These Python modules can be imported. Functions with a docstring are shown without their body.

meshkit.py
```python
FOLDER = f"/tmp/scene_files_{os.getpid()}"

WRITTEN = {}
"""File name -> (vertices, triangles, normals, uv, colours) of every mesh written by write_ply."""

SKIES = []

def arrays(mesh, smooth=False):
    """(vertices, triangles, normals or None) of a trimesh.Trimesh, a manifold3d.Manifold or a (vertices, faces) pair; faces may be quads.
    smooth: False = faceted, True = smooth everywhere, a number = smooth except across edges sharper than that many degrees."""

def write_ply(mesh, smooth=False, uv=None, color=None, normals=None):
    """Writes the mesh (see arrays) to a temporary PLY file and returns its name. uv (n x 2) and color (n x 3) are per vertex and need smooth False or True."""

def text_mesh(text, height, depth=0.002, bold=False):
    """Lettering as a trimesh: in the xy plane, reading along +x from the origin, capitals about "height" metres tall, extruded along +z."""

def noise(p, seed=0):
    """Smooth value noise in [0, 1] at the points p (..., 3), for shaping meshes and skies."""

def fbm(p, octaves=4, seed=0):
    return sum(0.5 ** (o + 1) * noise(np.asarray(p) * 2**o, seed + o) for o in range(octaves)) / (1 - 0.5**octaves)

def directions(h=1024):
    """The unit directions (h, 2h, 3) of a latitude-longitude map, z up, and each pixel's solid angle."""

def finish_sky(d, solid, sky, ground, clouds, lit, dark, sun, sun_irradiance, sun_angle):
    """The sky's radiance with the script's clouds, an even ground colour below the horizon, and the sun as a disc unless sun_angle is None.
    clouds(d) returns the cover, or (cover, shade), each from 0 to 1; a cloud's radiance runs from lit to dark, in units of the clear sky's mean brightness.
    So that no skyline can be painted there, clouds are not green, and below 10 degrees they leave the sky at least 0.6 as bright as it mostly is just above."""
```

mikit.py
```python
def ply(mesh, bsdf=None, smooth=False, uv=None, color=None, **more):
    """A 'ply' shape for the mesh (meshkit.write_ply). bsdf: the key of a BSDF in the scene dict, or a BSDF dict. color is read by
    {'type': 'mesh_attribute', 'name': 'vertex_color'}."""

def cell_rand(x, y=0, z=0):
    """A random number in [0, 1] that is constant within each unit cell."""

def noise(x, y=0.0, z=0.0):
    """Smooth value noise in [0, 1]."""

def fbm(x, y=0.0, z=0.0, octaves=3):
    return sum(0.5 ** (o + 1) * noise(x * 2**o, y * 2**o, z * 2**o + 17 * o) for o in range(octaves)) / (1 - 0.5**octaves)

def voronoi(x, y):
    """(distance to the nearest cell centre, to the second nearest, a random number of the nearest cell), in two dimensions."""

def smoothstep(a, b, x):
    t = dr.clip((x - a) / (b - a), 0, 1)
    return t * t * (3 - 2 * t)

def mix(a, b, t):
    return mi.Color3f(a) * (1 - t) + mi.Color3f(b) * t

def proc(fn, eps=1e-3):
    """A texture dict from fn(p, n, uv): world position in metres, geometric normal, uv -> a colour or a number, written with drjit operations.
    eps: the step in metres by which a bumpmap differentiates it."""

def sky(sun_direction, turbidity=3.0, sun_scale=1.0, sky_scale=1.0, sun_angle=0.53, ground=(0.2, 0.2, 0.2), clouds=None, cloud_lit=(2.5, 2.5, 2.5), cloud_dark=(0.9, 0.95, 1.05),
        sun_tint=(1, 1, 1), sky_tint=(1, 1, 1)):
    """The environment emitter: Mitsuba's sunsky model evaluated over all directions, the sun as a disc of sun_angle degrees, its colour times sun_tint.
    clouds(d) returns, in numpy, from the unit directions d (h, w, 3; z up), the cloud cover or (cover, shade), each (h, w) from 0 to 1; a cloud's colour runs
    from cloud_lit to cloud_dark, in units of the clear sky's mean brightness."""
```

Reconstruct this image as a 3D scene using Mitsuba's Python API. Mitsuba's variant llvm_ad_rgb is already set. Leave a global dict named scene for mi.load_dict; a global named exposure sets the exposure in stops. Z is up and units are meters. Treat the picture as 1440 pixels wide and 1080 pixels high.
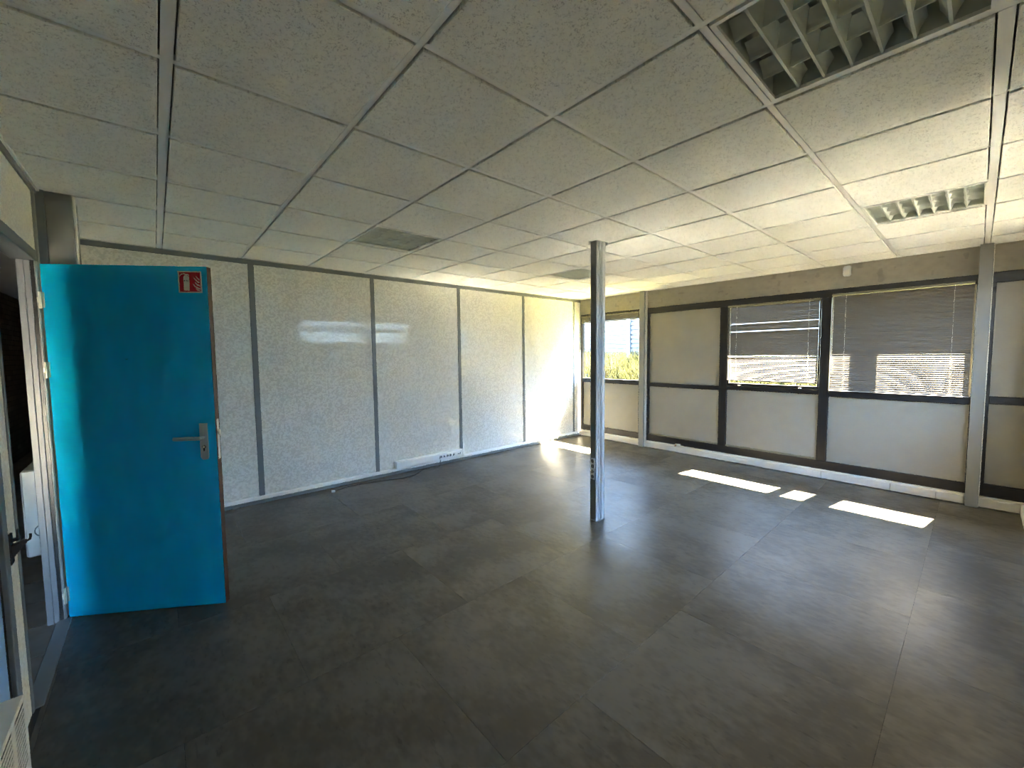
import math
import numpy as np
import trimesh
import drjit as dr
import mitsuba as mi
import mikit
import meshkit
from shapely.geometry import Polygon, Point, box as sbox
from shapely.ops import unary_union

T = mi.ScalarTransform4f
scene, labels = {}, {}
rng = np.random.default_rng(7)

# ------------------------------------------------------------------ camera
EYE = 1.5057                                   # camera height; camera stands at x = y = 0
F_PX, YAW, PITCH, ROLL, OFFX, OFFY = 572.48, 0.8531, -0.0649, -0.0108, -0.911, -4.728
_f = np.array([math.cos(YAW) * math.cos(PITCH), math.sin(YAW) * math.cos(PITCH), math.sin(PITCH)])
_r = np.array([math.sin(YAW), -math.cos(YAW), 0.0])
_u = np.cross(_r, _f)
_up = -_r * math.sin(ROLL) + _u * math.cos(ROLL)
_o = np.array([0, 0, EYE])
scene['camera'] = {'type': 'perspective', 'fov': math.degrees(2 * math.atan(720 / F_PX)), 'fov_axis': 'x', 'near_clip': 0.02, 'far_clip': 300.0,
                   'principal_point_offset_x': -OFFX / 1440, 'principal_point_offset_y': -OFFY / 1080,
                   'to_world': T().look_at(origin=_o.tolist(), target=(_o + _f).tolist(), up=_up.tolist())}
exposure = 9.2

# ------------------------------------------------------------------ daylight
SUN = (0.71, -0.114, 1.0)
scene['sky'] = mikit.sky(SUN, turbidity=2.1, sun_scale=1.0, sky_scale=0.6, sun_angle=0.53, ground=(0.22, 0.22, 0.18), sky_tint=(1.0, 1.02, 1.0), sun_tint=(0.98, 1.02, 0.97))

# ------------------------------------------------------------------ room measures
H = 2.4724                                     # ceiling
XW, YP, XD, YN = 5.893, 4.831, -0.47, -0.335   # window wall, panel wall, door wall, near wall
CX, CY, TL = 0.0775, 1.1857, 0.6               # ceiling grid origin and pitch


# ------------------------------------------------------------------ helpers
def cbox(x0, y0, z0, x1, y1, z1, c=0.0):
    """A box, its edges chamfered by c."""
    if c <= 0:
        m = trimesh.creation.box((x1 - x0, y1 - y0, z1 - z0))
        m.apply_translation(((x0 + x1) / 2, (y0 + y1) / 2, (z0 + z1) / 2))
        return m
    c = min(c, 0.45 * min(x1 - x0, y1 - y0, z1 - z0))
    pts = []
    for sx in (0, 1):
        for sy in (0, 1):
            for sz in (0, 1):
                p = np.array([x1 if sx else x0, y1 if sy else y0, z1 if sz else z0])
                s = np.array([-1 if sx else 1, -1 if sy else 1, -1 if sz else 1]) * c
                for k in range(3):
                    e = p + s
                    e[k] = p[k]
                    pts.append(e)
    return trimesh.convex.convex_hull(np.array(pts))


def cat(*ms):
    return trimesh.util.concatenate([m for m in ms])


def extrude(poly, h):
    gs = getattr(poly, 'geoms', [poly])
    return cat(*[trimesh.creation.extrude_polygon(g, h, engine='earcut') for g in gs])


def rod(a, b, r, n=12):
    return trimesh.creation.cylinder(radius=r, segment=[a, b], sections=n)


def tube(points, r, n=8):
    """A round tube along a polyline."""
    p = np.asarray(points, float)
    t = np.gradient(p, axis=0)
    t /= np.linalg.norm(t, axis=1, keepdims=True)
    ref = np.array([0, 0, 1.0]) if abs(t[:, 2]).max() < 0.9 else np.array([0.37, 0.91, 0.2])
    a = np.cross(t, ref)
    a /= np.linalg.norm(a, axis=1, keepdims=True)
    b = np.cross(t, a)
    ang = np.arange(n) * 2 * np.pi / n
    v = (p[:, None] + r * (np.cos(ang)[None, :, None] * a[:, None] + np.sin(ang)[None, :, None] * b[:, None])).reshape(-1, 3)
    f = []
    for i in range(len(p) - 1):
        for k in range(n):
            q, w = i * n + k, i * n + (k + 1) % n
            f += [[q, w, w + n], [q, w + n, q + n]]
    v = np.vstack([v, p[:1], p[-1:]])
    for k in range(n):
        f += [[(k + 1) % n, k, len(v) - 2], [(len(p) - 1) * n + k, (len(p) - 1) * n + (k + 1) % n, len(v) - 1]]
    return trimesh.Trimesh(v, f, process=False)


def spline(pts, n=40):
    from scipy.interpolate import CubicSpline
    pts = np.asarray(pts, float)
    s = np.r_[0, np.cumsum(np.linalg.norm(np.diff(pts, axis=0), axis=1))]
    return CubicSpline(s, pts)(np.linspace(0, s[-1], n))


def numbered(key):
    if key not in scene and key not in labels:
        return key
    i = 1
    while f'{key}_{i:03d}' in scene or f'{key}_{i:03d}' in labels:
        i += 1
    return f'{key}_{i:03d}'


def put(key, mesh, bsdf, smooth=False, label=None, cat_=None, group=None, kind=None):
    key = numbered(key)
    scene[key] = mesh if isinstance(mesh, dict) else mikit.ply(mesh, bsdf, smooth=smooth)
    d = {k: v for k, v in (('label', label), ('category', cat_), ('group', group), ('kind', kind)) if v}
    if d:
        labels[key] = d
    return key


def thing(key, label, cat_, group=None, kind=None):
    key = numbered(key)
    labels[key] = {'label': label, 'category': cat_}
    if group:
        labels[key]['group'] = group
    if kind:
        labels[key]['kind'] = kind
    return key


def struct(key, label, cat_='structure'):
    labels[key] = {'label': label, 'category': cat_, 'kind': 'structure'}
    return key


# ------------------------------------------------------------------ materials
def rgb(*c):
    return {'type': 'rgb', 'value': list(c)}


def pr(color, rough=0.5, metallic=0.0, spec=0.5, **k):
    base = color if isinstance(color, dict) else rgb(*color)
    return {'type': 'twosided', 'b': {'type': 'principled', 'base_color': base, 'roughness': rough, 'metallic': metallic, 'specular': spec, **k}}


def mottled(a, b, fn):
    return mikit.proc(lambda p, n, uv: mikit.mix(a, b, fn(p)))


N, FB, SS = mikit.noise, mikit.fbm, mikit.smoothstep


def tile_color(p, n, uv):
    g = FB(p.x * 420, p.y * 420, 1.0, octaves=2)
    pit = SS(0.60, 0.82, N(p.x * 330, p.y * 330, 5.0)) * SS(0.30, 0.60, N(p.x * 90, p.y * 90, 2.0))
    soft = N(p.x * 60, p.y * 60, 3.0)
    t = 0.9 + 0.16 * (g - 0.5) + 0.05 * (soft - 0.5)
    return mikit.mix((0.86, 0.85, 0.79), (0.42, 0.41, 0.37), 0.7 * pit) * t


scene['ceiling_tile_mat'] = pr(mikit.proc(tile_color), 0.9, spec=0.2)
scene['grid_mat'] = pr((0.80, 0.79, 0.75), 0.45, spec=0.4)
scene['plenum_mat'] = pr((0.25, 0.25, 0.24), 0.9, spec=0.1)


def chip(p, n, uv):
    # short random flecks, as on a wood-chip pattern laminate
    g = FB(p.x * 70, p.z * 70, p.y * 70, octaves=2)
    f = FB(p.x * 160 + 9, p.z * 160, p.y * 160, octaves=2)
    t = SS(0.34, 0.66, g) * 0.65 + 0.35 * f
    return mikit.mix((0.68, 0.67, 0.62), (0.90, 0.89, 0.84), t)


scene['panel_mat'] = {'type': 'twosided', 'b': {'type': 'roughplastic', 'diffuse_reflectance': mikit.proc(chip), 'alpha': 0.006, 'int_ior': 1.36, 'nonlinear': False}}
scene['beige_panel_mat'] = pr(mikit.proc(lambda p, n, uv: mikit.mix((0.55, 0.52, 0.43), (0.78, 0.75, 0.64), FB(p.x * 120 + p.y * 120, p.z * 120, 2.0, octaves=3))), 0.5)
scene['infill_mat'] = pr(mikit.proc(lambda p, n, uv: mikit.mix((0.265, 0.252, 0.207), (0.315, 0.30, 0.25), 0.6 * FB(p.y * 9, p.z * 9, p.x) + 0.4 * FB(p.y * 90, p.z * 140, 4.0))), 0.38)
scene['near_wall_mat'] = pr(mikit.proc(lambda p, n, uv: mikit.mix((0.58, 0.565, 0.50), (0.68, 0.66, 0.58), FB(p.y * 40, p.z * 60, p.x * 40))), 0.5)
scene['concrete_mat'] = pr(mikit.proc(lambda p, n, uv: mikit.mix((0.31, 0.292, 0.238), (0.17, 0.158, 0.128), 0.45 * FB(p.y * 22, p.z * 26, p.x * 9, octaves=4) + 0.30 * SS(0.80, 0.92, N(p.y * 18, p.z * 24, 8.0)))), 0.85, spec=0.2)
scene['strip_mat'] = pr((0.17, 0.19, 0.20), 0.4, spec=0.5)
scene['skirt_mat'] = pr((0.88, 0.88, 0.86), 0.35)
scene['trunk_mat'] = pr((0.90, 0.90, 0.88), 0.35)
scene['white_plastic_mat'] = pr((0.62, 0.62, 0.60), 0.35)
scene['cream_mat'] = pr((0.66, 0.63, 0.56), 0.4)
scene['post_mat'] = pr((0.23, 0.235, 0.222), 0.42, spec=0.5)
scene['black_frame_mat'] = pr((0.012, 0.012, 0.013), 0.35, spec=0.5)
scene['steel_mat'] = pr((0.30, 0.32, 0.34), 0.32, metallic=0.6)
scene['alu_mat'] = pr((0.50, 0.52, 0.54), 0.40, metallic=0.15)
scene['socket_mat'] = pr((0.72, 0.74, 0.74), 0.3)
scene['dark_mat'] = pr((0.015, 0.015, 0.015), 0.5)
scene['black_mat'] = pr((0.008, 0.008, 0.009), 0.35)
scene['frame_grey_mat'] = pr((0.15, 0.165, 0.165), 0.4)
scene['jamb_mat'] = pr((0.20, 0.21, 0.225), 0.4)
scene['blue_mat'] = pr(mikit.proc(lambda p, n, uv: mi.Color3f(0.0, 0.46, 0.80) * (0.94 + 0.12 * FB(p.x * 55 + p.y * 55, p.z * 6, 1.0))), 0.34, spec=0.5)
scene['wood_edge_mat'] = pr((0.040, 0.013, 0.008), 0.45)
scene['nickel_mat'] = pr((0.55, 0.55, 0.52), 0.36, metallic=0.35)
scene['brass_mat'] = pr((0.72, 0.68, 0.55), 0.35, metallic=0.3)
scene['sign_red_mat'] = pr((0.44, 0.008, 0.022), 0.35)
scene['sign_white_mat'] = pr((0.74, 0.72, 0.64), 0.35)
scene['louvre_mat'] = pr((0.50, 0.525, 0.475), 0.6)
scene['lamp_mat'] = pr((0.75, 0.75, 0.72), 0.3)
scene['slat_mat'] = pr((0.135, 0.124, 0.113), 0.6, spec=0.1)
scene['headrail_mat'] = pr((0.17, 0.16, 0.11), 0.4)
scene['cord_mat'] = pr((0.75, 0.74, 0.68), 0.6)
scene['glass_mat'] = {'type': 'thindielectric', 'int_ior': 1.5}
scene['cable_mat'] = pr((0.02, 0.02, 0.022), 0.5)

TX, TY, FX0, FY0 = 0.895, 0.895, 2.24, 0.19   # floor tiles: rows along x, each row shifted by about half a tile


def floor_color(p, n, uv):
    row = dr.floor((p.y - FY0) / TY)
    sx = (p.x - FX0 + 0.44 * row) / TX
    col = dr.floor(sx)
    r1, r2 = mikit.cell_rand(col, row, 1), mikit.cell_rand(col, row, 2)
    ox = r1 * 31.0
    cloud = FB(p.x * 2.6 + ox, p.y * 3.2 + ox, 1.0, octaves=5)
    streak = FB(p.x * 40 + ox, p.y * 24 + 7 * ox, 2.0, octaves=4)
    vein = SS(0.66, 0.84, FB(p.x * 60 + ox, p.y * 22 - ox, 3.0, octaves=4))
    t = 0.68 * cloud + 0.32 * streak
    c = mikit.mix((0.048, 0.043, 0.033), (0.084, 0.077, 0.060), SS(0.30, 0.70, t))
    return c * (0.96 + 0.08 * r2) * (1 - 0.22 * vein)


def floor_rough(p, n, uv):
    return 0.28 + 0.10 * FB(p.x * 12, p.y * 6, 6.0, octaves=3)


scene['floor_mat'] = pr(mikit.proc(floor_color), mikit.proc(floor_rough), spec=0.38)
scene['floor_joint_mat'] = pr((0.02, 0.02, 0.02), 0.8)

# ------------------------------------------------------------------ floor
struct('floor', 'dark grey stone-look vinyl tile floor of the empty office', 'floor')
put('floor__base', cbox(XD - 0.01, YN - 0.1, -0.12, XW + 0.1, YP + 0.1, -0.0022), 'floor_joint_mat')
g = 0.0006
for row in range(-1, 6):
    y0, y1 = FY0 + row * TY, FY0 + (row + 1) * TY
    y0, y1 = max(y0, YN), min(y1, YP)
    if y1 - y0 < 0.02:
        continue
    for col in range(-6, 9):
        x0 = FX0 - 0.44 * row + col * TX
        x1 = min(x0 + TX, XW)
        x0 = max(x0, XD + 0.02)
        if x1 - x0 < 0.02:
            continue
        put('floor__tile', cbox(x0 + g, y0 + g, -0.002, x1 - g, y1 - g, 0.0, 0.0004), 'floor_mat')

# ------------------------------------------------------------------ ceiling: lay-in tiles in a T-bar grid
struct('ceiling', 'suspended ceiling of speckled mineral-fibre tiles in a metal grid', 'ceiling')
put('ceiling__slab', cbox(XD - 0.1, YN - 0.1, H + 0.14, XW + 0.1, YP + 0.1, H + 0.2), 'plenum_mat')
LIGHT_CELLS = [(2, -2), (6, -2), (2, 3), (6, 3)]
WB, GAP = 0.022, 0.0052


def tee_width(axis, k):
    return 0.034 if (axis, k) in (('x', 0), ('y', -2)) else WB


xs, ys = range(-1, 10), range(-3, 7)
for i in xs:
    for j in ys:
        if (i, j) in LIGHT_CELLS:
            continue
        a0 = max(CX + i * TL + tee_width('x', i) / 2 + GAP, XD)
        a1 = min(CX + (i + 1) * TL - tee_width('x', i + 1) / 2 - GAP, XW)
        b0 = max(CY + j * TL + tee_width('y', j) / 2 + GAP, YN)
        b1 = min(CY + (j + 1) * TL - tee_width('y', j + 1) / 2 - GAP, YP)
        if a1 - a0 < 0.02 or b1 - b0 < 0.02:
            continue
        z = H + (0.0006 * (rng.random() - 0.5))
        put('ceiling__tile', cbox(a0, b0, z, a1, b1, z + 0.016, 0.0025), 'ceiling_tile_mat')
# T bars: long bars along y, cross bars along x, their flanges set just above the tile faces
for i in range(0, 10):
    x = CX + i * TL
    if XD < x < XW:
        w = tee_width('x', i) / 2
        put('ceiling__grid_bar', cat(cbox(x - w, YN, H + 0.007, x + w, YP, H + 0.009), cbox(x - 0.002, YN, H + 0.009, x + 0.002, YP, H + 0.04)), 'grid_mat')
for j in range(-2, 7):
    y = CY + j * TL
    if YN < y < YP:
        w = tee_width('y', j) / 2
        edges = [XD] + [CX + i * TL for i in range(0, 10)] + [XW]
        for a, b in zip(edges[:-1], edges[1:]):
            put('ceiling__cross_bar', cat(cbox(a + 0.012, y - w, H + 0.0065, b - 0.012, y + w, H + 0.0085), cbox(a + 0.012, y - 0.002, H + 0.0085, b - 0.012, y + 0.002, H + 0.03)), 'grid_mat')
for key, m in (('ceiling__edge_angle', cbox(XW - 0.02, YN, H - 0.001, XW, YP, H + 0.02)), ('ceiling__edge_angle', cbox(XD, YN, H - 0.012, XD + 0.022, YP, H + 0.02)),
               ('ceiling__edge_angle', cbox(XD, YN, H - 0.001, XW, YN + 0.02, H + 0.02))):
    put(key, m, 'grid_mat')


# ------------------------------------------------------------------ recessed louvre lights
def vblade(length, h, t0, t1, axis):
    """A louvre blade of curved V section along the axis, narrow below and wide above."""
    s = np.linspace(0, 1, 6)
    half = t0 / 2 + (t1 / 2 - t0 / 2) * s ** 1.7
    prof = [(-a, b) for a, b in zip(half, s * h)] + [(a, b) for a, b in zip(half[::-1], (s * h)[::-1])]
    m = trimesh.creation.extrude_polygon(Polygon(prof), length, engine='earcut')      # along z
    m.apply_transform(np.array([[1, 0, 0, 0], [0, 0, -1, length / 2], [0, 1, 0, 0], [0, 0, 0, 1.0]]))   # section in xz, along y
    if axis == 'x':
        m.apply_transform(np.array([[0, 1, 0, 0], [-1, 0, 0, 0], [0, 0, 1, 0], [0, 0, 0, 1.0]]))
    return m


LS = TL - 0.034
long_mesh = mikit.ply(vblade(LS - 0.03, 0.040, 0.003, 0.100, 'y'), 'louvre_mat')
cross_mesh = mikit.ply(vblade(LS - 0.03, 0.052, 0.008, 0.052, 'x'), 'louvre_mat')
tube_mesh = mikit.ply(rod([0, -0.27, 0], [0, 0.27, 0], 0.013, 16), 'lamp_mat', smooth=40)
frame_ring = extrude(sbox(-LS / 2, -LS / 2, LS / 2, LS / 2).difference(sbox(-LS / 2 + 0.014, -LS / 2 + 0.014, LS / 2 - 0.014, LS / 2 - 0.014)), 0.012)
h2 = LS / 2
body = cat(cbox(-h2, -h2, 0.1, h2, h2, 0.102), cbox(-h2, -h2, 0.012, -h2 + 0.002, h2, 0.1), cbox(h2 - 0.002, -h2, 0.012, h2, h2, 0.1),
           cbox(-h2, -h2, 0.012, h2, -h2 + 0.002, 0.1), cbox(-h2, h2 - 0.002, 0.012, h2, h2, 0.1))
ring_ply, body_ply = mikit.ply(frame_ring, 'grid_mat'), mikit.ply(body, 'louvre_mat')
LIGHT_LABELS = ['square recessed louvre ceiling light overhead, largest, cut by the photo top',
                'square recessed louvre ceiling light near the black-framed windows with blinds',
                'square recessed louvre ceiling light above the white speckled panel wall',
                'smallest recessed louvre ceiling light, partly hidden behind the grey pole']
for (i, j), lab in zip(LIGHT_CELLS, LIGHT_LABELS):
    c = (CX + (i + 0.5) * TL, CY + (j + 0.5) * TL, H + 0.001)
    t = thing('ceiling_light', lab + ', unlit', 'ceiling light', 'recessed louvre ceiling lights')
    at = lambda dx=0, dy=0, dz=0: T().translate([c[0] + dx, c[1] + dy, c[2] + dz])
    put(t + '__frame', {**ring_ply, 'to_world': at()}, None)
    put(t + '__housing', {**body_ply, 'to_world': at()}, None)
    for k in range(1, 4):
        put(t + '__reflector', {**long_mesh, 'to_world': at(dx=-h2 + 0.014 + (LS - 0.028) * k / 4, dz=0.016)}, None)
    for k in range(1, 7):
        put(t + '__blade', {**cross_mesh, 'to_world': at(dy=-h2 + 0.014 + (LS - 0.028) * k / 7, dz=0.005)}, None)
    for k in range(4):
        put(t + '__lamp_tube', {**tube_mesh, 'to_world': at(dx=-h2 + 0.014 + (LS - 0.028) * (k + 0.5) / 4, dz=0.078)}, None)

# ------------------------------------------------------------------ panel wall (back)
struct('wall_back', 'wall of glossy white speckled panels with slim dark grey joint strips', 'wall')
put('wall_back__base', cbox(XD - 0.1, YP + 0.004, -0.1, XW + 0.1, YP + 0.12, H + 0.2), 'plenum_mat')
POSTS = [0.765, 2.003, 3.240, 4.475, 5.713]
PXS = [XD] + POSTS + [XW]
for a, b in zip(PXS[:-1], PXS[1:]):
    put('wall_back__panel', cbox(a + (0.018 if a != XD else 0), YP - 0.012, 0.05, b - (0.018 if b != XW else 0), YP + 0.004, H - 0.03, 0.0015), 'panel_mat')
for x in POSTS:
    w = 0.026 if x < 1 else 0.024
    put('wall_back__joint_strip', cbox(x - w, YP - 0.018, 0.066, x + w, YP + 0.004, H - 0.03, 0.002), 'strip_mat')
put('wall_back__top_rail', cbox(XD, YP - 0.022, H - 0.045, XW, YP + 0.004, H, 0.002), 'strip_mat')
struct('baseboard_back', 'white skirting strip above a dark grey floor rail along the panel wall', 'baseboard')
put('baseboard_back__white_strip', cbox(XD, YP - 0.026, 0.034, XW, YP - 0.010, 0.074, 0.003), 'skirt_mat')
put('baseboard_back__floor_rail', cbox(XD, YP - 0.032, 0.0, XW, YP - 0.010, 0.036, 0.003), 'strip_mat')

# ------------------------------------------------------------------ window wall (right)
ZB0, ZT = 0.105, 2.195                          # frame band: bottom and top
P1, P2 = 3.51, -0.012                           # the two wall posts
struct('wall_right', 'outer wall with a rough beige concrete lintel above black-framed windows and infill panels', 'wall')
put('wall_right__lintel', cbox(XW, YN - 0.1, ZT, XW + 0.22, YP + 0.1, H + 0.2), 'concrete_mat', label='rough beige concrete lintel')
put('wall_right__sill', cbox(XW, YN - 0.1, -0.1, XW + 0.2, YP + 0.1, ZB0), 'cream_mat')
put('wall_right__outer_post', cbox(XW + 0.01, P1 - 0.08, ZB0, XW + 0.2, P1 + 0.08, ZT), 'concrete_mat')
put('wall_right__outer_post', cbox(XW + 0.01, P2 - 0.06, ZB0, XW + 0.2, P2 + 0.06, ZT), 'concrete_mat')


def bar(key, y0, y1, z0, z1, x0=XW - 0.012, x1=XW + 0.05):
    put(key, cbox(x0, min(y0, y1), z0, x1, max(y0, y1), z1, 0.003), 'black_frame_mat')


def infill(y0, y1, z0, z1):
    put('wall_right__infill_panel', cbox(XW + 0.018, y0, z0, XW + 0.045, y1, z1), 'infill_mat')


def pane(key, y0, y1, z0, z1, x=XW + 0.038):
    v = np.array([[x, y0, z0], [x, y1, z0], [x, y1, z1], [x, y0, z1]])
    put(key, trimesh.Trimesh(v, [[0, 2, 1], [0, 3, 2]], process=False), 'glass_mat')


# bay with the open view, left of the far post
struct('window_1', 'narrow black-framed window in the far corner with an open view of grass outside', 'window')
LY0, LY1 = P1 + 0.075, YP - 0.03
bar('window_1__top_rail', LY0 - 0.02, LY1, 2.145, ZT + 0.008)
bar('window_1__jamb', LY1 - 0.045, LY1, ZB0, 2.145)
bar('window_1__jamb', LY0 - 0.02, LY0 + 0.02, ZB0, 2.145)
bar('window_1__transom', LY0 + 0.02, LY1 - 0.045, 0.985, 1.058)
bar('window_1__bottom_rail', LY0 + 0.02, LY1 - 0.045, ZB0, 0.20)
pane('window_1__glass_pane', LY0 + 0.02, LY1 - 0.045, 1.058, 2.145)
infill(LY0 + 0.02, LY1 - 0.045, 0.20, 0.985)
# main bay
Y0, Y1 = 0.03, 3.435                            # right and left end of the main bay
M1, M2 = (2.252, 2.352), (1.128, 1.222)         # mullions
struct('trim_1', 'black metal frame bars around the beige infill panels of the window wall', 'frame')
bar('trim_1__top_rail', Y0 - 0.04, Y1 + 0.02, 2.118, ZT + 0.012)
bar('trim_1__bottom_rail', Y0 - 0.04, Y1 + 0.02, ZB0, 0.205)
bar('trim_1__jamb', Y1 - 0.012, Y1 + 0.02, 0.205, 2.118)
bar('trim_1__mullion', M1[0], M1[1], 0.205, 2.118, XW - 0.016)
bar('trim_1__mullion', M2[0], M2[1], 0.205, 2.118, XW - 0.016)
bar('trim_1__jamb', Y0 - 0.04, Y0 + 0.004, 0.205, 2.118)
bar('trim_1__transom', M1[1], Y1 - 0.012, 0.975, 1.032)
bar('trim_1__transom', M2[1], M1[0], 0.99, 1.046)
bar('trim_1__transom', Y0 + 0.004, M2[0], 0.972, 1.045)
infill(M1[1], Y1 - 0.012, 1.032, 2.118)
infill(M1[1], Y1 - 0.012, 0.205, 0.975)
infill(M2[1], M1[0], 0.205, 0.99)
infill(Y0 + 0.004, M2[0], 0.205, 0.972)
# small lower ledge strips in front of the infill
for a, b in ((M1[1], Y1 - 0.05), (M2[1], M1[0])):
    put('trim_1__bead', cbox(XW - 0.004, a, 0.205, XW + 0.02, b, 0.225, 0.002), 'headrail_mat')
# window with blind that opens (has a sash)
struct('window_2', 'black-framed opening window with a half-bent venetian blind', 'window')
for nm, a in (('sash_rail', (M2[1], M1[0], 1.046, 1.082)), ('sash_rail', (M2[1], M1[0], 2.09, 2.118)), ('sash_stile', (M2[1], M2[1] + 0.02, 1.082, 2.09)), ('sash_stile', (M1[0] - 0.022, M1[0], 1.082, 2.09))):
    bar('window_2__' + nm, *a, XW - 0.006, XW + 0.06)
pane('window_2__glass_pane', M2[1] + 0.02, M1[0] - 0.022, 1.082, 2.09, XW + 0.045)
for y in (2.09, 1.41):
    put('window_2__catch', cbox(XW - 0.024, y - 0.016, 1.048, XW - 0.006, y + 0.016, 1.062, 0.003), 'white_plastic_mat')
struct('window_3', 'wide fixed black-framed window beside the near wall post, behind a closed venetian blind', 'window')
pane('window_3__glass_pane', Y0 + 0.004, M2[0], 1.045, 2.118, XW + 0.045)
# bay right of the near post
struct('trim_2', 'black metal frame bars of the dark bay at the right edge of the photo', 'frame')
bar('trim_2__top_rail', YN, P2 - 0.05, 2.118, ZT + 0.02)
bar('trim_2__bottom_rail', YN, P2 - 0.05, ZB0, 0.225)
bar('trim_2__jamb', P2 - 0.075, P2 - 0.05, 0.225, 2.118)
bar('trim_2__transom', YN, P2 - 0.075, 0.99, 1.062)
infill(YN, P2 - 0.075, 1.062, 2.118)
infill(YN, P2 - 0.075, 0.225, 0.99)

# grey posts standing in front of the wall
for nm, y, lab in (('trim_3', P1, 'light grey boxed post between the corner window and the first infill panel'), ('trim_4', P2, 'light grey boxed post at the right, beside the widest window')):
    struct(nm, lab, 'post')
    put(nm + '__casing', cbox(XW - 0.095, y - 0.046, 0, XW + 0.02, y + 0.040, H, 0.004), 'post_mat', smooth=False)
    put(nm + '__cover_strip', cbox(XW - 0.06, y - 0.052, 0, XW + 0.0, y - 0.044, H, 0.002), 'cream_mat')

# trunking along the foot of the window wall
struct('baseboard_right', 'cream cable-trunking skirting along the foot of the window wall', 'baseboard')
segs = [(YN, P2 - 0.048), (P2 + 0.042, 0.22), (0.22, 0.56), (0.56, 1.16), (1.16, 1.757), (1.757, P1 - 0.055), (P1 + 0.042, YP - 0.03)]
for a, b in segs:
    put('baseboard_right__trunking_lid', cbox(XW - 0.05, a + 0.0012, 0.006, XW, b - 0.0012, 0.088, 0.004), 'cream_mat')
for a, b in ((YN, P2 - 0.048), (P2 + 0.042, P1 - 0.055), (P1 + 0.042, YP - 0.03)):
    put('baseboard_right__ledge', cbox(XW - 0.03, a, 0.088, XW + 0.01, b, 0.106, 0.003), 'cream_mat')

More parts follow.
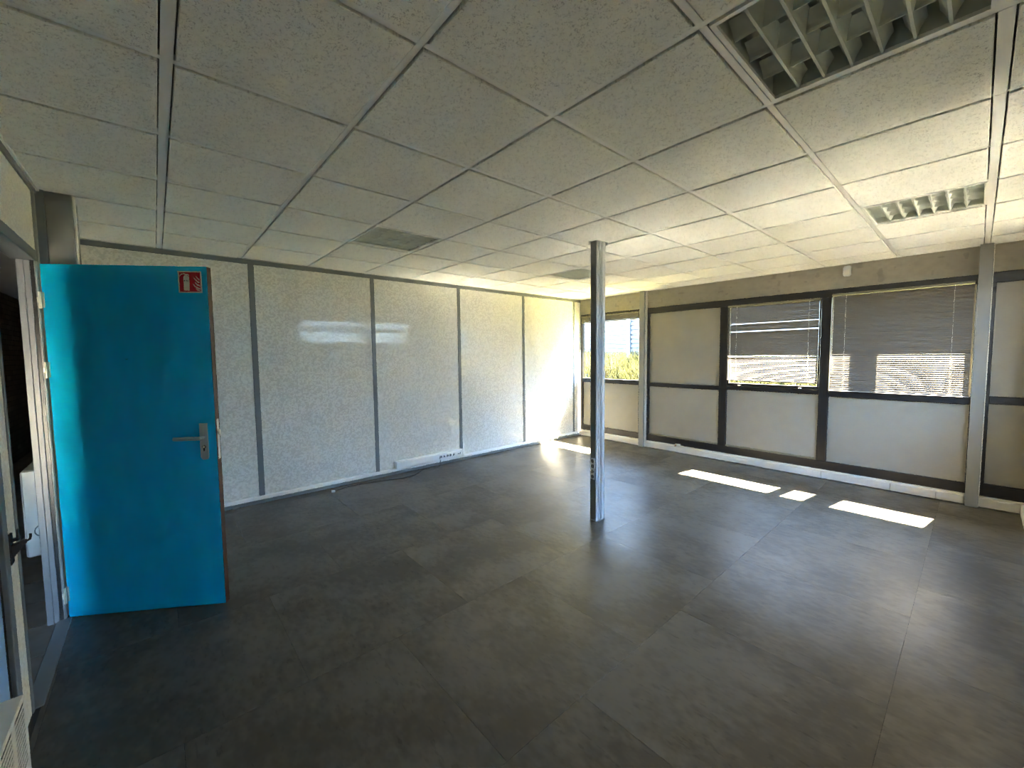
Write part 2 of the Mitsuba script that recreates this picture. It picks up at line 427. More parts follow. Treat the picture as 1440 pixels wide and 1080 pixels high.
# near wall, right behind the camera's shoulder, and the wall with the doorway
struct('wall_front', 'plain light wall at the right edge, next to the camera', 'wall')
NX0, NX1, NZ0, NZ1 = 2.45, 5.15, 1.0, 2.34
put('wall_front__base', cat(cbox(XD - 0.1, YN - 0.12, -0.1, NX0, YN, H + 0.2), cbox(NX1, YN - 0.12, -0.1, XW + 0.2, YN, H + 0.2), cbox(NX0, YN - 0.12, -0.1, NX1, YN, NZ0), cbox(NX0, YN - 0.12, NZ1, NX1, YN, H + 0.2)), 'near_wall_mat')
struct('window_4', 'wide black-framed window with a blind in the near wall, mirrored in the glossy panels', 'window')
for a in ((NX0, NZ0, NX1, NZ0 + 0.05), (NX0, NZ1 - 0.05, NX1, NZ1), (NX0, NZ0 + 0.05, NX0 + 0.05, NZ1 - 0.05), (NX1 - 0.05, NZ0 + 0.05, NX1, NZ1 - 0.05), (3.90, NZ0 + 0.05, 3.98, NZ1 - 0.05)):
    put('window_4__frame_bar', cbox(a[0], YN - 0.05, a[1], a[2], YN + 0.012, a[3], 0.003), 'black_frame_mat')
for a, b in ((NX0 + 0.05, 3.90), (3.98, NX1 - 0.05)):
    put('window_4__glass_pane', trimesh.Trimesh([[a, YN - 0.04, NZ0 + 0.05], [b, YN - 0.04, NZ0 + 0.05], [b, YN - 0.04, NZ1 - 0.05], [a, YN - 0.04, NZ1 - 0.05]], [[0, 1, 2], [0, 2, 3]], process=False), 'glass_mat')
put('wall_front__skirting', cbox(XD, YN, 0.0, XW - 0.06, YN + 0.022, 0.10, 0.004), 'skirt_mat')

DY0, DY1, DH = 2.635, 3.40, 2.045               # doorway: near jamb, hinge jamb, head
WT = 0.075                                      # thickness of the door wall
struct('wall_left', 'thin partition wall of beige speckled panels around the doorway', 'wall')
put('wall_left__header_panel', cbox(XD - WT, 2.45, DH + 0.06, XD, 3.50, H + 0.2), 'beige_panel_mat')
put('wall_left__filler_panel', cbox(XD - WT, 2.45, 0.0, XD, 2.582, H + 0.2), 'beige_panel_mat')
put('wall_left__upper_panel', cbox(XD - WT, YN - 0.1, DH + 0.06, XD, 2.45, H + 0.2), 'beige_panel_mat')
put('wall_left__side_panel', cbox(XD - WT, YN - 0.1, 0, XD, 1.52, DH + 0.06), 'beige_panel_mat')
put('wall_left__end_panel', cbox(XD - 0.06, 3.54, 0, XD, YP + 0.1, H + 0.2), 'beige_panel_mat')
put('wall_left__top_rail', cbox(XD - 0.005, YN, H - 0.042, XD + 0.012, 3.54, H - 0.012, 0.002), 'frame_grey_mat')
put('wall_left__corner_strip', cbox(XD - WT, 3.462, 0, XD + 0.012, 3.492, H - 0.012, 0.003), 'post_mat')
put('wall_left__corner_strip', cbox(XD - WT, 3.497, 0, XD + 0.004, 3.54, H - 0.012, 0.003), 'frame_grey_mat')

# boxed pillar in the corner behind the open door
struct('trim_5', 'grey-beige boxed pillar in the left corner behind the open blue door', 'pillar')
put('trim_5__casing', cbox(-0.435, 3.575, 0, -0.322, 3.80, H, 0.004), 'post_mat')
put('trim_5__edge_strip', cbox(-0.330, 3.580, 0, -0.312, 3.612, H, 0.004), 'cream_mat')
put('trim_5__dark_side', cbox(XD, 3.56, 0, -0.435, 3.80, H), 'strip_mat')

# doorway frame
struct('door_1', 'grey metal door frame of the open doorway', 'door frame')
put('door_1__head', cbox(XD - WT - 0.01, DY0 - 0.06, DH, XD + 0.006, DY1 + 0.06, DH + 0.06, 0.004), 'frame_grey_mat')
put('door_1__hinge_post', cbox(XD - 0.004, DY1 + 0.008, 0, XD + 0.010, DY1 + 0.034, DH, 0.005), 'post_mat')
put('door_1__hinge_post', cbox(XD - 0.03, DY1 + 0.036, 0, XD + 0.010, DY1 + 0.06, DH, 0.003), 'post_mat')
put('door_1__rebate', cbox(XD - 0.016, DY1 + 0.010, 0, XD - 0.002, DY1 + 0.06, DH), 'black_mat')
put('door_1__reveal', cat(cbox(XD - 0.064, DY1 - 0.006, 0, XD - 0.038, DY1 + 0.06, DH - 0.002, 0.002), cbox(XD - 0.038, DY1, 0, XD - 0.016, DY1 + 0.06, DH - 0.002, 0.002)), 'jamb_mat')
put('door_1__near_post', cat(cbox(XD - WT - 0.01, 2.582, 0, XD + 0.006, 2.605, DH, 0.003), cbox(XD - WT, 2.605, 0, XD - 0.012, DY0, DH, 0.003)), 'frame_grey_mat')
put('door_1__threshold', cbox(XD - 0.03, DY0 - 0.02, -0.004, XD + 0.03, DY1 + 0.02, 0.006, 0.003), 'frame_grey_mat')
# second, closed blue door further along the same wall
scene['pale_blue_mat'] = pr((0.24, 0.40, 0.62), 0.3)
struct('door_2', 'second door, pale blue, closed, in a grey frame at the left edge of the photo', 'door')
put('door_2__frame', cat(cbox(XD - WT - 0.01, 2.395, 0, XD + 0.006, 2.45, DH, 0.003), cbox(XD - WT - 0.01, 1.52, 0, XD + 0.006, 1.56, DH, 0.003), cbox(XD - WT - 0.01, 1.52, DH, XD + 0.006, 2.45, DH + 0.06, 0.003)), 'frame_grey_mat')
put('door_2__leaf', cbox(XD - 0.045, 1.565, 0.006, XD - 0.006, 2.35, DH - 0.004, 0.002), 'pale_blue_mat')
put('door_2__seal', cbox(XD - 0.05, 2.352, 0, XD - 0.01, 2.395, DH), 'black_mat')

# ------------------------------------------------------------------ the open blue door
TH = math.radians(-32.84)
HP = np.array([-0.455, 3.417])
D3 = np.array([math.cos(TH), math.sin(TH)])
# local frame: x along the leaf from the hinge, y towards the room's face, z up
DOOR = np.eye(4)
DOOR[:2, 0], DOOR[:2, 1], DOOR[:2, 3] = D3, [D3[1], -D3[0]], HP


def dput(key, m, bsdf, **k):
    m = m.copy()
    m.apply_transform(DOOR)
    if np.linalg.det(DOOR[:3, :3]) < 0:
        m.invert()
    return put(key, m, bsdf, **k)


t = thing('door_leaf', 'glossy blue office door standing open into the room on its hinges', 'door')
DW = 0.842
dput(t + '__panel', cbox(0.004, -0.0385, 0.008, DW - 0.003, 0.0, 2.03, 0.0015), 'blue_mat')
dput(t + '__edge_band', cbox(DW - 0.003, -0.039, 0.008, DW, -0.0005, 2.03, 0.0008), 'wood_edge_mat', label='dark red-brown wooden edge')
dput(t + '__lock_plate', cbox(DW - 0.001, -0.030, 0.90, DW + 0.0008, -0.009, 1.14), 'nickel_mat')
dput(t + '__latch', cbox(DW, -0.028, 1.045, DW + 0.010, -0.012, 1.075, 0.003), 'brass_mat')
pl = unary_union([sbox(0.755, 0.922, 0.797, 1.118), Point(0.776, 0.922).buffer(0.021)])
m = extrude(pl, 0.008)
m.apply_transform(np.array([[1, 0, 0, 0], [0, 0, 1, 0.0], [0, 1, 0, 0], [0, 0, 0, 1.0]]))
m.invert()
hp = dput(t + '__handle_plate', m, 'nickel_mat', label='satin silver handle plate')
dput(hp + '__neck', rod([0.776, 0.006, 1.036], [0.776, 0.055, 1.036], 0.009, 20), 'nickel_mat', smooth=40)
lev = cbox(0.635, 0.040, 1.025, 0.786, 0.056, 1.047, 0.006)
dput(hp + '__lever', lev, 'nickel_mat', smooth=35)
dput(hp + '__keyhole', cat(rod([0.776, 0.004, 0.978], [0.776, 0.011, 0.978], 0.0085, 18), cbox(0.772, 0.004, 0.954, 0.780, 0.011, 0.976)), 'dark_mat')
dput(hp + '__lock_cylinder', rod([0.776, 0.008, 0.979], [0.776, 0.0125, 0.979], 0.0055, 16), 'brass_mat')
for z in (1.83, 1.445, 0.145):
    h = t + '__hinge'
    m = cat(rod([XD + 0.012, 3.395, z - 0.045], [XD + 0.012, 3.395, z + 0.045], 0.0065, 14), cbox(XD + 0.002, 3.385, z - 0.014, XD + 0.012, 3.402, z + 0.014, 0.002))
    hk = put(h, m, 'brass_mat', smooth=35)
    dput(hk + '__leaf_plate', cbox(0.002, 0.0, z - 0.04, 0.016, 0.004, z + 0.045, 0.001), 'nickel_mat')
dput(t + '__scratch', cbox(0.388, 0.0, 1.499, 0.402, 0.0006, 1.5025), 'dark_mat', label='small dark mark')

# fire extinguisher sign stuck on the door
t = thing('fire_extinguisher_sign', 'square red and white fire extinguisher sign stuck high on the blue door', 'sign')
S0, Z0, SW = 0.688, 1.879, 0.124


def sign(key, poly, depth, y, bsdf):
    m = extrude(poly, depth)
    m.apply_transform(np.array([[SW, 0, 0, S0], [0, 0, 1, y], [0, SW, 0, Z0], [0, 0, 0, 1.0]]))
    m.invert()
    return dput(key, m, bsdf)


sign(t + '__plate', sbox(0, 0, 1, 1), 0.0012, 0.0002, 'sign_white_mat')
sign(t + '__red_field', sbox(0.055, 0.055, 0.945, 0.945), 0.0005, 0.0013, 'sign_red_mat')
body = unary_union([sbox(0.235, 0.10, 0.475, 0.70), Point(0.355, 0.69).buffer(0.12), sbox(0.315, 0.70, 0.395, 0.86), sbox(0.285, 0.82, 0.46, 0.865)])
hose = Polygon([(0.085, 0.76), (0.10, 0.83), (0.17, 0.885), (0.30, 0.90), (0.30, 0.865), (0.19, 0.845), (0.13, 0.80), (0.11, 0.755)])
lever = Polygon([(0.39, 0.84), (0.47, 0.84), (0.475, 0.79), (0.43, 0.81)])
sign(t + '__extinguisher_symbol', unary_union([body, hose, lever]), 0.0005, 0.0017, 'sign_white_mat')


def flame(x0, y0, x1, y1, w):
    s = np.linspace(0, 1, 9)
    x = x0 + (x1 - x0) * s
    y = y0 + (y1 - y0) * s - 0.05 * np.sin(s * np.pi)
    half = w * np.sin(np.clip(s * 0.75, 0, 1) * np.pi) + 0.004
    return Polygon(list(zip(x, y + half)) + list(zip(x[::-1], (y - half)[::-1])))


sign(t + '__flame_symbol', unary_union([flame(0.74, 0.83, 0.92, 0.60, 0.030), flame(0.64, 0.74, 0.92, 0.47, 0.032), flame(0.66, 0.58, 0.92, 0.32, 0.032), flame(0.60, 0.43, 0.92, 0.20, 0.032), flame(0.70, 0.27, 0.92, 0.11, 0.028)]), 0.0005, 0.0017, 'sign_white_mat')
tm = meshkit.text_mesh('6 KG', 0.07, 0.02, bold=True)
tm.apply_translation([-tm.bounds[:, 0].mean(), -tm.bounds[:, 1].mean(), 0])
tm.apply_transform(np.array([[SW, 0, 0, S0 + 0.355 * SW], [0, 0, 0.02, 0.0022], [0, SW, 0, Z0 + 0.56 * SW], [0, 0, 0, 1.0]]))
tm.invert()
dput(t + '__lettering', tm, 'dark_mat')

# black hook arm on the filler panel
t = thing('door_hook', 'black metal hook arm fixed to the beige strip beside the doorway', 'hook')
put(t + '__base_plate', cbox(XD, 2.455, 0.70, XD + 0.008, 2.500, 0.82, 0.002), 'black_mat')
put(t + '__arm', trimesh.convex.convex_hull(np.vstack([cbox(XD + 0.004, 2.460, 0.725, XD + 0.01, 2.495, 0.775).vertices, cbox(XD + 0.040, 2.477, 0.775, XD + 0.047, 2.487, 0.785).vertices])), 'black_mat')
put(t + '__tip', tube(spline([(XD + 0.044, 2.482, 0.78), (XD + 0.051, 2.482, 0.782), (XD + 0.056, 2.482, 0.792), (XD + 0.056, 2.482, 0.806)], 12), 0.004), 'black_mat', smooth=True)
put(t + '__release_lever', cat(cbox(XD + 0.006, 2.465, 0.79, XD + 0.028, 2.491, 0.80, 0.002), cbox(XD + 0.022, 2.470, 0.80, XD + 0.028, 2.485, 0.835, 0.002)), 'black_mat')

# ------------------------------------------------------------------ corridor behind the doorway
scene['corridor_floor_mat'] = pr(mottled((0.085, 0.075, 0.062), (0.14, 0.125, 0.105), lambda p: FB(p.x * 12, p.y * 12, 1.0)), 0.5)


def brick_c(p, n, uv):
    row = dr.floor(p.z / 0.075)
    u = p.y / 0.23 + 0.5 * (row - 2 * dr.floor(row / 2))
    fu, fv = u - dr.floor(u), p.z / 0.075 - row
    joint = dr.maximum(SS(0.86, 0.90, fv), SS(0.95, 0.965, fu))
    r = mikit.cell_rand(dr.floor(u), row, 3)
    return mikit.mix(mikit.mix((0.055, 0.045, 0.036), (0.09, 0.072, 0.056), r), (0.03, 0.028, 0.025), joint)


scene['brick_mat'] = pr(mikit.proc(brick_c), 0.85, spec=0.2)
CXL, CYE = -1.62, 10.5
struct('wall_corridor', 'dark brick wall of the corridor beyond the doorway', 'wall')
put('wall_corridor__brick_face', cat(cbox(CXL - 0.12, 0.8, -0.1, CXL, 8.0, H + 0.1), cbox(CXL - 0.12, 8.9, -0.1, CXL, CYE, H + 0.1), cbox(CXL - 0.12, 8.0, 2.05, CXL, 8.9, H + 0.1)), 'brick_mat')
put('wall_corridor__dark_room', cat(cbox(CXL - 1.2, 7.7, -0.1, CXL - 1.1, 9.2, H + 0.1), cbox(CXL - 1.2, 7.6, -0.1, CXL - 0.12, 7.7, H + 0.1), cbox(CXL - 1.2, 9.2, -0.1, CXL - 0.12, 9.3, H + 0.1), cbox(CXL - 1.2, 7.6, H, CXL, 9.3, H + 0.1)), 'dark_mat')
put('wall_corridor__end_wall', cbox(CXL - 1.2, CYE, -0.1, XD, CYE + 0.1, H + 0.1), 'brick_mat')
put('wall_corridor__partition', cbox(XD - WT, YP + 0.12, -0.1, XD, CYE, H + 0.1), 'beige_panel_mat')
put('wall_corridor__near_end', cat(cbox(CXL - 0.12, 0.7, -0.1, -1.15, 0.8, H + 0.1), cbox(-0.75, 0.7, -0.1, XD - WT, 0.8, H + 0.1), cbox(-1.15, 0.7, -0.1, -0.75, 0.8, 0.4), cbox(-1.15, 0.7, 1.1, -0.75, 0.8, H + 0.1)), 'beige_panel_mat')
struct('window_5', 'glazed end of the corridor beside the camera, facing the white heater', 'window')
put('window_5__glass_pane', trimesh.Trimesh([[-1.15, 0.75, 0.4], [-0.75, 0.75, 0.4], [-0.75, 0.75, 1.1], [-1.15, 0.75, 1.1]], [[0, 1, 2], [0, 2, 3]], process=False), 'glass_mat')
struct('ceiling_corridor', 'dark ceiling of the corridor', 'ceiling')
put('ceiling_corridor__slab', cbox(CXL - 0.12, 0.7, H, XD - WT, CYE + 0.1, H + 0.1), 'plenum_mat')
struct('floor_corridor', 'grey-brown tiled corridor floor beyond the doorway', 'floor')
put('floor_corridor__base', cbox(CXL - 1.2, 0.7, -0.12, XD - 0.01, CYE + 0.1, -0.006), 'dark_mat')
for i in range(3):
    for j in range(26):
        x1 = XD - 0.03 - i * 0.42
        x0 = max(x1 - 0.42, CXL)
        y0 = 1.3 + j * 0.355
        put('floor_corridor__tile', cbox(x0 + 0.0025, y0 + 0.0025, -0.006, x1 - 0.0025, y0 + 0.3525, 0.0, 0.001), 'corridor_floor_mat')

t = thing('electric_heater', 'white wall heater in the corridor, seen past the door jamb', 'heater')
hx0, hx1, hy = -0.735, XD - WT, 4.25
put(t + '__casing', cbox(hx0, hy, 0.135, hx1, hy + 0.7, 0.745, 0.012), 'white_plastic_mat', smooth=20)
put(t + '__display', cbox(hx0 + 0.07, hy - 0.002, 0.195, hx0 + 0.125, hy + 0.004, 0.245), 'black_mat')
ringm = trimesh.creation.torus(0.042, 0.004, major_sections=36, minor_sections=8)
ringm.apply_transform(np.array([[1, 0, 0, hx0 + 0.09], [0, 0, -1, hy - 0.001], [0, 1, 0, 0.315], [0, 0, 0, 1.0]]))
put(t + '__dial_ring', ringm, 'frame_grey_mat', smooth=True)
put(t + '__dial', cat(rod([hx0 + 0.09, hy - 0.004, 0.325], [hx0 + 0.09, hy + 0.004, 0.325], 0.006), rod([hx0 + 0.09, hy - 0.004, 0.305], [hx0 + 0.09, hy + 0.004, 0.305], 0.006)), 'frame_grey_mat')

# ------------------------------------------------------------------ convector at the lower left corner of the photo
t = thing('convector_heater', 'beige wall convector with slotted grille, cut off at the lower left corner', 'heater')
vx, vz, vy1, vy0 = -0.364, 0.45, 1.943, 1.05
put(t + '__casing', cat(cbox(XD, vy0, 0.06, vx - 0.012, vy1 - 0.004, vz - 0.006), cbox(XD, vy0, vz - 0.012, vx, vy1, vz, 0.004), cbox(vx - 0.014, vy0, 0.06, vx, vy1, 0.245, 0.003), cbox(vx - 0.014, vy1 - 0.02, 0.24, vx, vy1, vz - 0.008, 0.002)), 'cream_mat')
put(t + '__grille_back', cbox(vx - 0.0125, vy0, 0.24, vx - 0.0022, vy1 - 0.019, vz - 0.01), 'dark_mat')
for k in range(11):
    z = 0.255 + k * 0.0165
    put(t + '__grille_slat', cbox(vx - 0.0026, vy0, z, vx - 0.0006, vy1 - 0.018, z + 0.0075, 0.0004), 'cream_mat')
for k in range(6):
    y = vy1 - 0.16 - k * 0.14
    put(t + '__grille_rib', cbox(vx - 0.0026, y, 0.245, vx - 0.0004, y + 0.03, vz - 0.01), 'cream_mat')

# ------------------------------------------------------------------ service pole
t = thing('service_pole', 'free-standing grey aluminium service pole from floor to ceiling with sockets', 'pole')
px0, px1, py0, py1 = 2.893, 3.017, 2.183, 2.252
prof = sbox(px0, py0, px1, py1).buffer(-0.006).buffer(0.006)
for gx in (0.026, 0.048, 0.072):
    prof = prof.difference(sbox(px0 + gx, py0 - 0.01, px0 + gx + (0.010 if gx != 0.048 else 0.016), py0 + 0.008))
put(t + '__body', extrude(prof, H), 'alu_mat')
put(t + '__side_cover', cbox(px0 - 0.003, py0 + 0.008, 0.012, px0 + 0.004, py1 - 0.006, H - 0.004, 0.002), 'frame_grey_mat')
put(t + '__foot_ring', extrude(sbox(px0, py0, px1, py1).buffer(0.006), 0.008), 'frame_grey_mat')
for a in ((px0 - 0.016, py1 - 0.006), (px1 - 0.004, py0 - 0.012)):
    put(t + '__ceiling_bracket', cbox(a[0], a[1], H - 0.03, a[0] + 0.022, a[1] + 0.02, H, 0.003), 'white_plastic_mat')
st = put(t + '__socket_strip', cbox(px0 - 0.010, py0 + 0.012, 0.385, px0 - 0.002, py1 - 0.010, 0.575, 0.002), 'socket_mat', label='white strip of four sockets')
for k in range(4):
    z = 0.409 + k * 0.0465
    put(st + '__socket', cat(rod([px0 - 0.0115, (py0 + py1) / 2, z], [px0 - 0.008, (py0 + py1) / 2, z], 0.0165, 20)), 'frame_grey_mat', smooth=40)

# ------------------------------------------------------------------ trunking and cable on the panel wall
t = thing('cable_trunking', 'short white cable trunking with a row of sockets at the foot of the panel wall', 'trunking')
tx0, tx1, ty = 2.22, 3.235, YP - 0.085
put(t + '__body', cbox(tx0, ty + 0.006, 0.074, tx1, YP - 0.012, 0.165, 0.003), 'skirt_mat')
put(t + '__cover', cbox(tx0 + 0.012, ty, 0.082, tx0 + 0.62, ty + 0.01, 0.158, 0.003), 'trunk_mat')
put(t + '__socket_cover', cbox(tx0 + 0.622, ty, 0.082, tx1 - 0.05, ty + 0.01, 0.158, 0.003), 'trunk_mat')
put(t + '__end_cap', cbox(tx1 - 0.045, ty - 0.003, 0.072, tx1, YP - 0.012, 0.168, 0.004), 'trunk_mat')
for k, x in enumerate((2.862, 2.912, 2.962, 3.012, 3.062, 3.105, 3.140, 3.17)):
    if k < 5:
        m = rod([x, ty - 0.002, 0.122], [x, ty + 0.004, 0.122], 0.015, 18)
        put(t + '__socket', m, 'frame_grey_mat', smooth=40)
    elif k != 5:
        put(t + '__data_port', cbox(x - 0.009, ty - 0.002, 0.112, x + 0.009, ty + 0.004, 0.132, 0.001), 'frame_grey_mat')
t = thing('power_cable', 'thin black cable lying on the floor along the panel wall', 'cable')
pts = spline([(2.838, ty - 0.004, 0.13), (2.836, ty - 0.018, 0.09), (2.835, ty - 0.02, 0.03), (2.80, ty - 0.03, 0.005), (2.62, 4.74, 0.004), (2.42, 4.62, 0.004), (2.15, 4.60, 0.004), (1.92, 4.67, 0.004), (1.72, 4.71, 0.004), (1.55, 4.70, 0.004), (1.44, 4.65, 0.004)], 90)
put(t + '__lead', tube(pts, 0.0035), 'cable_mat', smooth=True)
put(t + '__plug', cat(cbox(1.395, 4.625, 0.0, 1.43, 4.655, 0.022, 0.004)), 'white_plastic_mat')
t = thing('cable_outlet', 'small white cable outlet with loose wire ends at the far end of the panel wall', 'cable outlet')
put(t + '__box', cbox(5.085, YP - 0.05, 0.03, 5.13, YP - 0.012, 0.085, 0.004), 'white_plastic_mat')
put(t + '__wire', cat(tube(spline([(5.11, YP - 0.05, 0.06), (5.13, YP - 0.085, 0.09), (5.17, YP - 0.10, 0.10), (5.21, YP - 0.09, 0.07), (5.2, YP - 0.07, 0.03)], 24), 0.004), tube(spline([(5.11, YP - 0.05, 0.06), (5.08, YP - 0.08, 0.10), (5.05, YP - 0.09, 0.12)], 14), 0.004)), 'cord_mat', smooth=True)
put('cable_clip', cbox(0.50, YP - 0.06, 0.0, 0.56, YP - 0.033, 0.014, 0.004), 'post_mat', label='tiny grey cable clip on the floor rail beside the open door', cat_='clip')

# ------------------------------------------------------------------ small things on the window wall
t = thing('motion_detector', 'small white motion detector on the concrete lintel above the widest window', 'motion detector')
mm = cbox(XW - 0.05, 0.965, 2.335, XW, 1.035, 2.447, 0.012)
put(t + '__case', mm, 'white_plastic_mat', smooth=25)
put(t + '__lens', cbox(XW - 0.054, 0.974, 2.345, XW - 0.048, 1.026, 2.40, 0.004), 'cream_mat')
t = thing('wall_socket', 'cream double wall socket on the skirting trunking under the opening window', 'socket')
sk = put(t + '__plate', cbox(XW - 0.058, 1.79, 0.012, XW - 0.048, 1.975, 0.094, 0.003), 'cream_mat')
for y in (1.835, 1.925):
    put(t + '__insert', cbox(XW - 0.063, y - 0.032, 0.022, XW - 0.056, y + 0.032, 0.084, 0.004), 'white_plastic_mat')
t = thing('junction_box', 'small rusty-brown junction box on the ledge below the first infill panel', 'junction box')
put(t + '__cover', cbox(XW - 0.045, 2.88, 0.092, XW - 0.012, 2.96, 0.128, 0.004), 'beige_panel_mat')
scene['rust_mat'] = pr((0.26, 0.13, 0.05), 0.6)
put(t + '__bracket', cbox(XW - 0.05, 2.935, 0.09, XW - 0.01, 2.965, 0.118, 0.003), 'rust_mat')

# ------------------------------------------------------------------ venetian blinds
TILT = math.radians(59)


def slat_mesh(length, w=0.025):
    s = np.linspace(-1, 1, 5)
    crown = 0.0030 * (1 - s ** 2)
    top = np.stack([s * w / 2, crown], 1)
    v, n = [], len(s)
    for y in (-length / 2, length / 2):
        for off in (0.0, -0.0004):
            for a, b in top:
                v.append((a, y, b + off))
    f = []
    for i in range(n - 1):
        a, b = i, i + 1
        f += [[a, b, 2 * n + b], [a, 2 * n + b, 2 * n + a]]
        f += [[n + b, n + a, 3 * n + a], [n + b, 3 * n + a, 3 * n + b]]
    for a, b in ((0, n), (n - 1, 2 * n - 1)):
        f += [[a, b, 2 * n + b], [a, 2 * n + b, 2 * n + a]]
    for o in (0, 2 * n):
        for i in range(n - 1):
            f += [[o + i, o + i + 1, o + n + i + 1], [o + i, o + n + i + 1, o + n + i]]
    return trimesh.Trimesh(np.array(v), f, process=False)


def blind(label, y0, y1, ztop, zbot, pitch, cords, wand, tweak=None, x=XW - 0.032, turn=None, tilt=TILT):
    t = thing('venetian_blind', label, 'blind', 'venetian blinds at the windows')
    first = set(scene)
    L, yc = y1 - y0, (y0 + y1) / 2
    put(t + '__headrail', cbox(x - 0.014, y0, ztop - 0.025, x + 0.014, y1, ztop, 0.002), 'headrail_mat')
    m = mikit.ply(slat_mesh(L - 0.008), 'slat_mat', smooth=True)
    n = int(round((ztop - 0.035 - zbot - 0.012) / pitch))
    for k in range(n):
        z = ztop - 0.04 - k * pitch
        dz, roll, tl = (tweak(k, n, z) if tweak else (0, 0, 0))
        roll += 0.0012 * (rng.random() - 0.5)
        put(t + '__slat', {**m, 'to_world': T().translate([x, yc, z + dz]).rotate([1, 0, 0], math.degrees(roll)).rotate([0, 1, 0], -math.degrees(tilt + tl + 0.05 * (rng.random() - 0.5)))}, None)
    put(t + '__bottom_rail', cbox(x - 0.012, y0 + 0.002, zbot, x + 0.012, y1 - 0.002, zbot + 0.014, 0.003), 'slat_mat')
    for y in cords:
        put(t + '__ladder_cord', cat(rod([x - 0.013, y, zbot], [x - 0.013, y, ztop - 0.02], 0.0013, 6), rod([x + 0.013, y, zbot], [x + 0.013, y, ztop - 0.02], 0.0013, 6)), 'cord_mat')
    if wand:
        put(t + '__wand', rod([x - 0.022, wand[0], wand[1]], [x - 0.020, wand[0], ztop - 0.03], 0.0035, 8), 'cord_mat')
    if turn is not None:
        for k in set(scene) - first:
            scene[k] = {**scene[k], 'to_world': turn @ scene[k].get('to_world', T())}
    return t


def bent(k, n, z):
    """Slats that hang askew and leave bright gaps, as in the photo."""
    for zc, up, roll in ((1.873, 0.008, -0.006), (1.765, 0.010, -0.004), (1.437, 0.004, -0.010)):
        if 0 <= z - zc < 0.021:
            return up, roll, -0.55
        if 0 <= zc - z < 0.021:
            return -0.003, roll, 0.12
    return 0, 0, 0


blind('bent venetian blind with askew slats and bright gaps on the opening window', M2[1] + 0.012, M1[0] - 0.008, 2.122, 1.118, 0.0205, (2.131, 1.333), (2.205, 1.10), bent, tilt=math.radians(56))
blind('tidy closed venetian blind on the widest window, half in sunlight', Y0 + 0.012, M2[0] - 0.006, 2.15, 1.05, 0.0212, (0.995, 0.172), (1.105, 1.25), tilt=math.radians(63))


def bent4(k, n, z):
    for zc in (2.235, 2.0, 1.88):
        if 0 <= z - zc < 0.0212:
            return -0.017, 0.0, -0.05
    return 0, 0, 0


# near wall: built facing +x at the origin, then turned so that its outside faces -y
for a, b, lab in ((NX0 + 0.015, 3.93, 'venetian blind of the near wall, left half as mirrored in the panels'), (3.95, NX1 - 0.015, 'venetian blind of the near wall, right half as mirrored in the panels')):
    blind(lab, -(b - a) / 2, (b - a) / 2, 2.29, 1.06, 0.0212, (-0.4, 0.4), None, bent4, 0.0, T().translate([(a + b) / 2, YN + 0.032, 0]).rotate([0, 0, 1], -90), math.radians(57))
# third blind, pulled up to the head of the corner window
t = thing('venetian_blind', 'raised venetian blind, a dark folded stack at the head of the corner window', 'blind', 'venetian blinds at the windows')
bx = XW - 0.028
put(t + '__headrail', cbox(bx - 0.014, LY0, 2.145, bx + 0.014, LY1 - 0.04, 2.168, 0.002), 'headrail_mat')
scene['folded_slat_mat'] = pr((0.12, 0.115, 0.085), 0.5)
ms = mikit.ply(cbox(-0.0125, -(LY1 - 0.06 - LY0) / 2, -0.0016, 0.0125, (LY1 - 0.06 - LY0) / 2, 0.0016, 0.0008), 'folded_slat_mat')
for k in range(22):
    put(t + '__slat', {**ms, 'to_world': T().translate([bx, (LY0 + LY1 - 0.04) / 2, 2.141 - k * 0.0036]).rotate([0, 1, 0], 3 * math.sin(k * 2.3))}, None)
put(t + '__bottom_rail', cbox(bx - 0.013, LY0 + 0.004, 2.046, bx + 0.013, LY1 - 0.044, 2.060, 0.003), 'headrail_mat')

# ------------------------------------------------------------------ outside
scene['eave_mat'] = pr((0.30, 0.295, 0.28), 0.7)
scene['facade_mat'] = pr((0.032, 0.0335, 0.036), 0.5)
scene['soil_mat'] = pr(mottled((0.25, 0.24, 0.09), (0.36, 0.345, 0.15), lambda p: FB(p.x * 6, p.y * 6, 1.0)), 0.9, spec=0.1)
scene['grass_mat'] = {'type': 'twosided', 'b': {'type': 'principledthin', 'base_color': mikit.proc(lambda p, n, uv: mikit.mix((0.015, 0.019, 0.0065), (0.047, 0.0445, 0.021), N(p.x * 7, p.y * 7, p.z * 3))), 'roughness': 0.6, 'diff_trans': 0.7}}
scene['grass_mat'] = scene['grass_mat']['b']
scene['paving_mat'] = pr(mottled((0.45, 0.43, 0.39), (0.55, 0.53, 0.48), lambda p: FB(p.x * 3, p.y * 3, 1.0)), 0.9, spec=0.1)
struct('ground_outside', 'pale paving and soil outside the windows', 'ground')
put('ground_outside__lawn', cbox(XW + 0.2, -14, -0.2, 7.0, 24, -0.02), 'soil_mat')
put('ground_outside__paving', cbox(-14, -14, -0.2, XW + 0.2, YN - 0.12, -0.02), 'paving_mat')
gx = np.array([7.0, 7.6, 8.4, 9.2, 10.2, 12.0, 60.0])
gz = np.array([-0.02, 0.25, 0.75, 1.0, 1.05, 1.0, 1.0])
v = np.array([[x, y, z] for x, z in zip(gx, gz) for y in (-40.0, 60.0)])
f = [q for i in range(len(gx) - 1) for q in ([2 * i, 2 * i + 2, 2 * i + 1], [2 * i + 1, 2 * i + 2, 2 * i + 3])]
put('ground_outside__bank', trimesh.Trimesh(v, f, process=False), 'soil_mat')
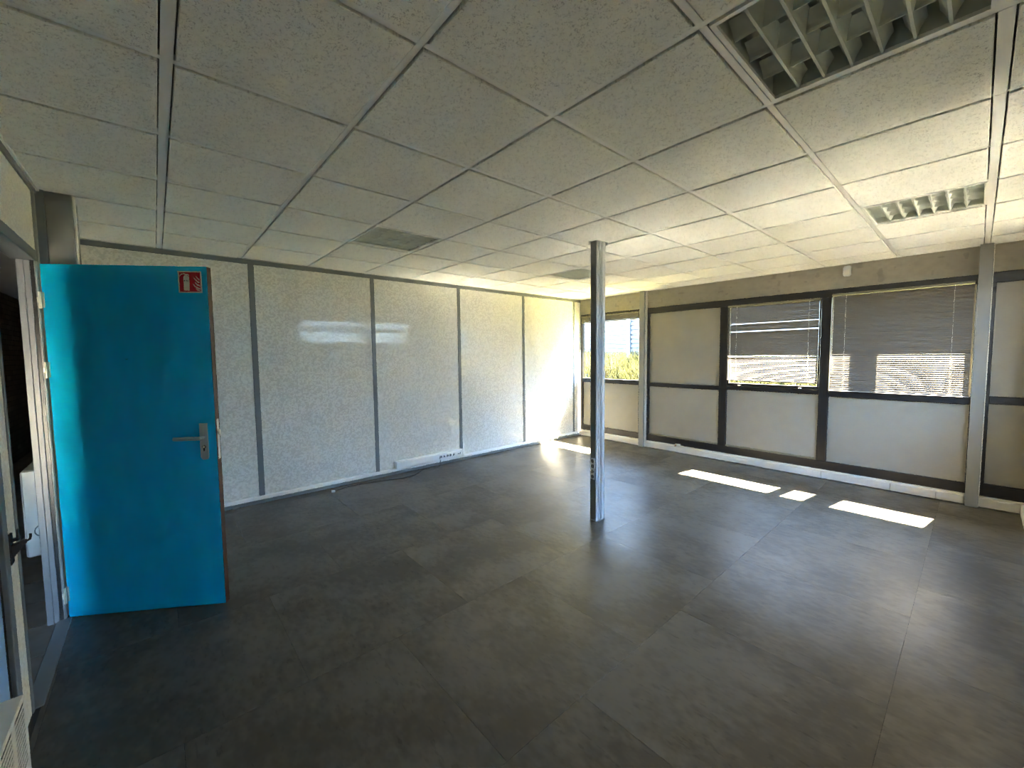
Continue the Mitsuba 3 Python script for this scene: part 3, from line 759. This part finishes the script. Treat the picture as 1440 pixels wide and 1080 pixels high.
# roof overhang and its column
struct('roof_overhang', 'roof overhang above the windows outside', 'roof')
put('roof_overhang__slab', cbox(XW + 0.2, -3, 2.72, 6.76, 8, 2.86), 'eave_mat')
put('roof_overhang__roof', cbox(XD - 0.2, YN - 0.45, H + 0.25, XW + 0.25, 8, H + 0.42), 'eave_mat')
struct('trim_6', 'square column outside that carries the roof overhang', 'column')
put('trim_6__shaft', cbox(6.50, 0.61, -0.1, 6.70, 0.815, 2.73, 0.01), 'eave_mat')
# neighbouring hall with ribbed cladding
t = thing('neighbour_building', 'white hall with horizontal metal cladding across the grass outside', 'building')
BX, BH = 12.4, 5.9
put(t + '__wall', cbox(BX, -8, 0.5, BX + 8, 18, BH), 'facade_mat')
cl = []
for k in range(34):
    z = 0.62 + k * 0.152
    cl.append(z)
for z in cl[:30]:
    s = Polygon([(0, 0), (-0.035, 0.012), (-0.035, 0.108), (0, 0.125)])
    m = trimesh.creation.extrude_polygon(s, 26, engine='earcut')
    m.apply_transform(np.array([[1, 0, 0, BX], [0, 0, 1, -8], [0, 1, 0, z], [0, 0, 0, 1.0]]))
    m.invert()
    put(t + '__cladding_board', m, 'facade_mat')
put(t + '__downpipe', rod([BX - 0.09, 7.95, 0.5], [BX - 0.09, 7.95, BH], 0.055, 16), 'skirt_mat', smooth=40)

# tall grass on the bank
def blades(n, seed):
    r = np.random.default_rng(seed)
    x = r.uniform(7.3, 10.0, n)
    y = x * np.where(r.random(n) < 0.75, r.uniform(0.55, 0.86, n), r.uniform(0.16, 0.42, n))
    z = np.interp(x, gx, gz)
    h = r.uniform(0.22, 0.62, n) * (0.75 + 0.5 * meshkit.noise(np.stack([x * 1.3, y * 1.3, 0 * x], 1), 4))
    a = r.uniform(0, 2 * np.pi, n)
    lean = h * r.uniform(0.15, 0.75, n)
    w = r.uniform(0.006, 0.014, n)
    side = np.stack([np.cos(a + 1.57), np.sin(a + 1.57), 0 * a], 1) * w[:, None]
    d = np.stack([np.cos(a) * lean, np.sin(a) * lean, 0 * a], 1)
    b = np.stack([x, y, z - 0.02], 1)
    m = b + 0.35 * d + np.stack([0 * x, 0 * x, 0.62 * h], 1)
    tip = b + d + np.stack([0 * x, 0 * x, 0.95 * h], 1)
    v = np.stack([b - side, b + side, m - 0.7 * side, m + 0.7 * side, tip], 1).reshape(-1, 3)
    k = np.arange(n)[:, None] * 5
    f = np.concatenate([k + [0, 1, 3], k + [0, 3, 2], k + [2, 3, 4]])
    return trimesh.Trimesh(v, f, process=False)


put('grass', blades(15000, 3), 'grass_mat', label='tall sunlit yellow-green grass on the bank outside the windows', cat_='grass', kind='stuff')
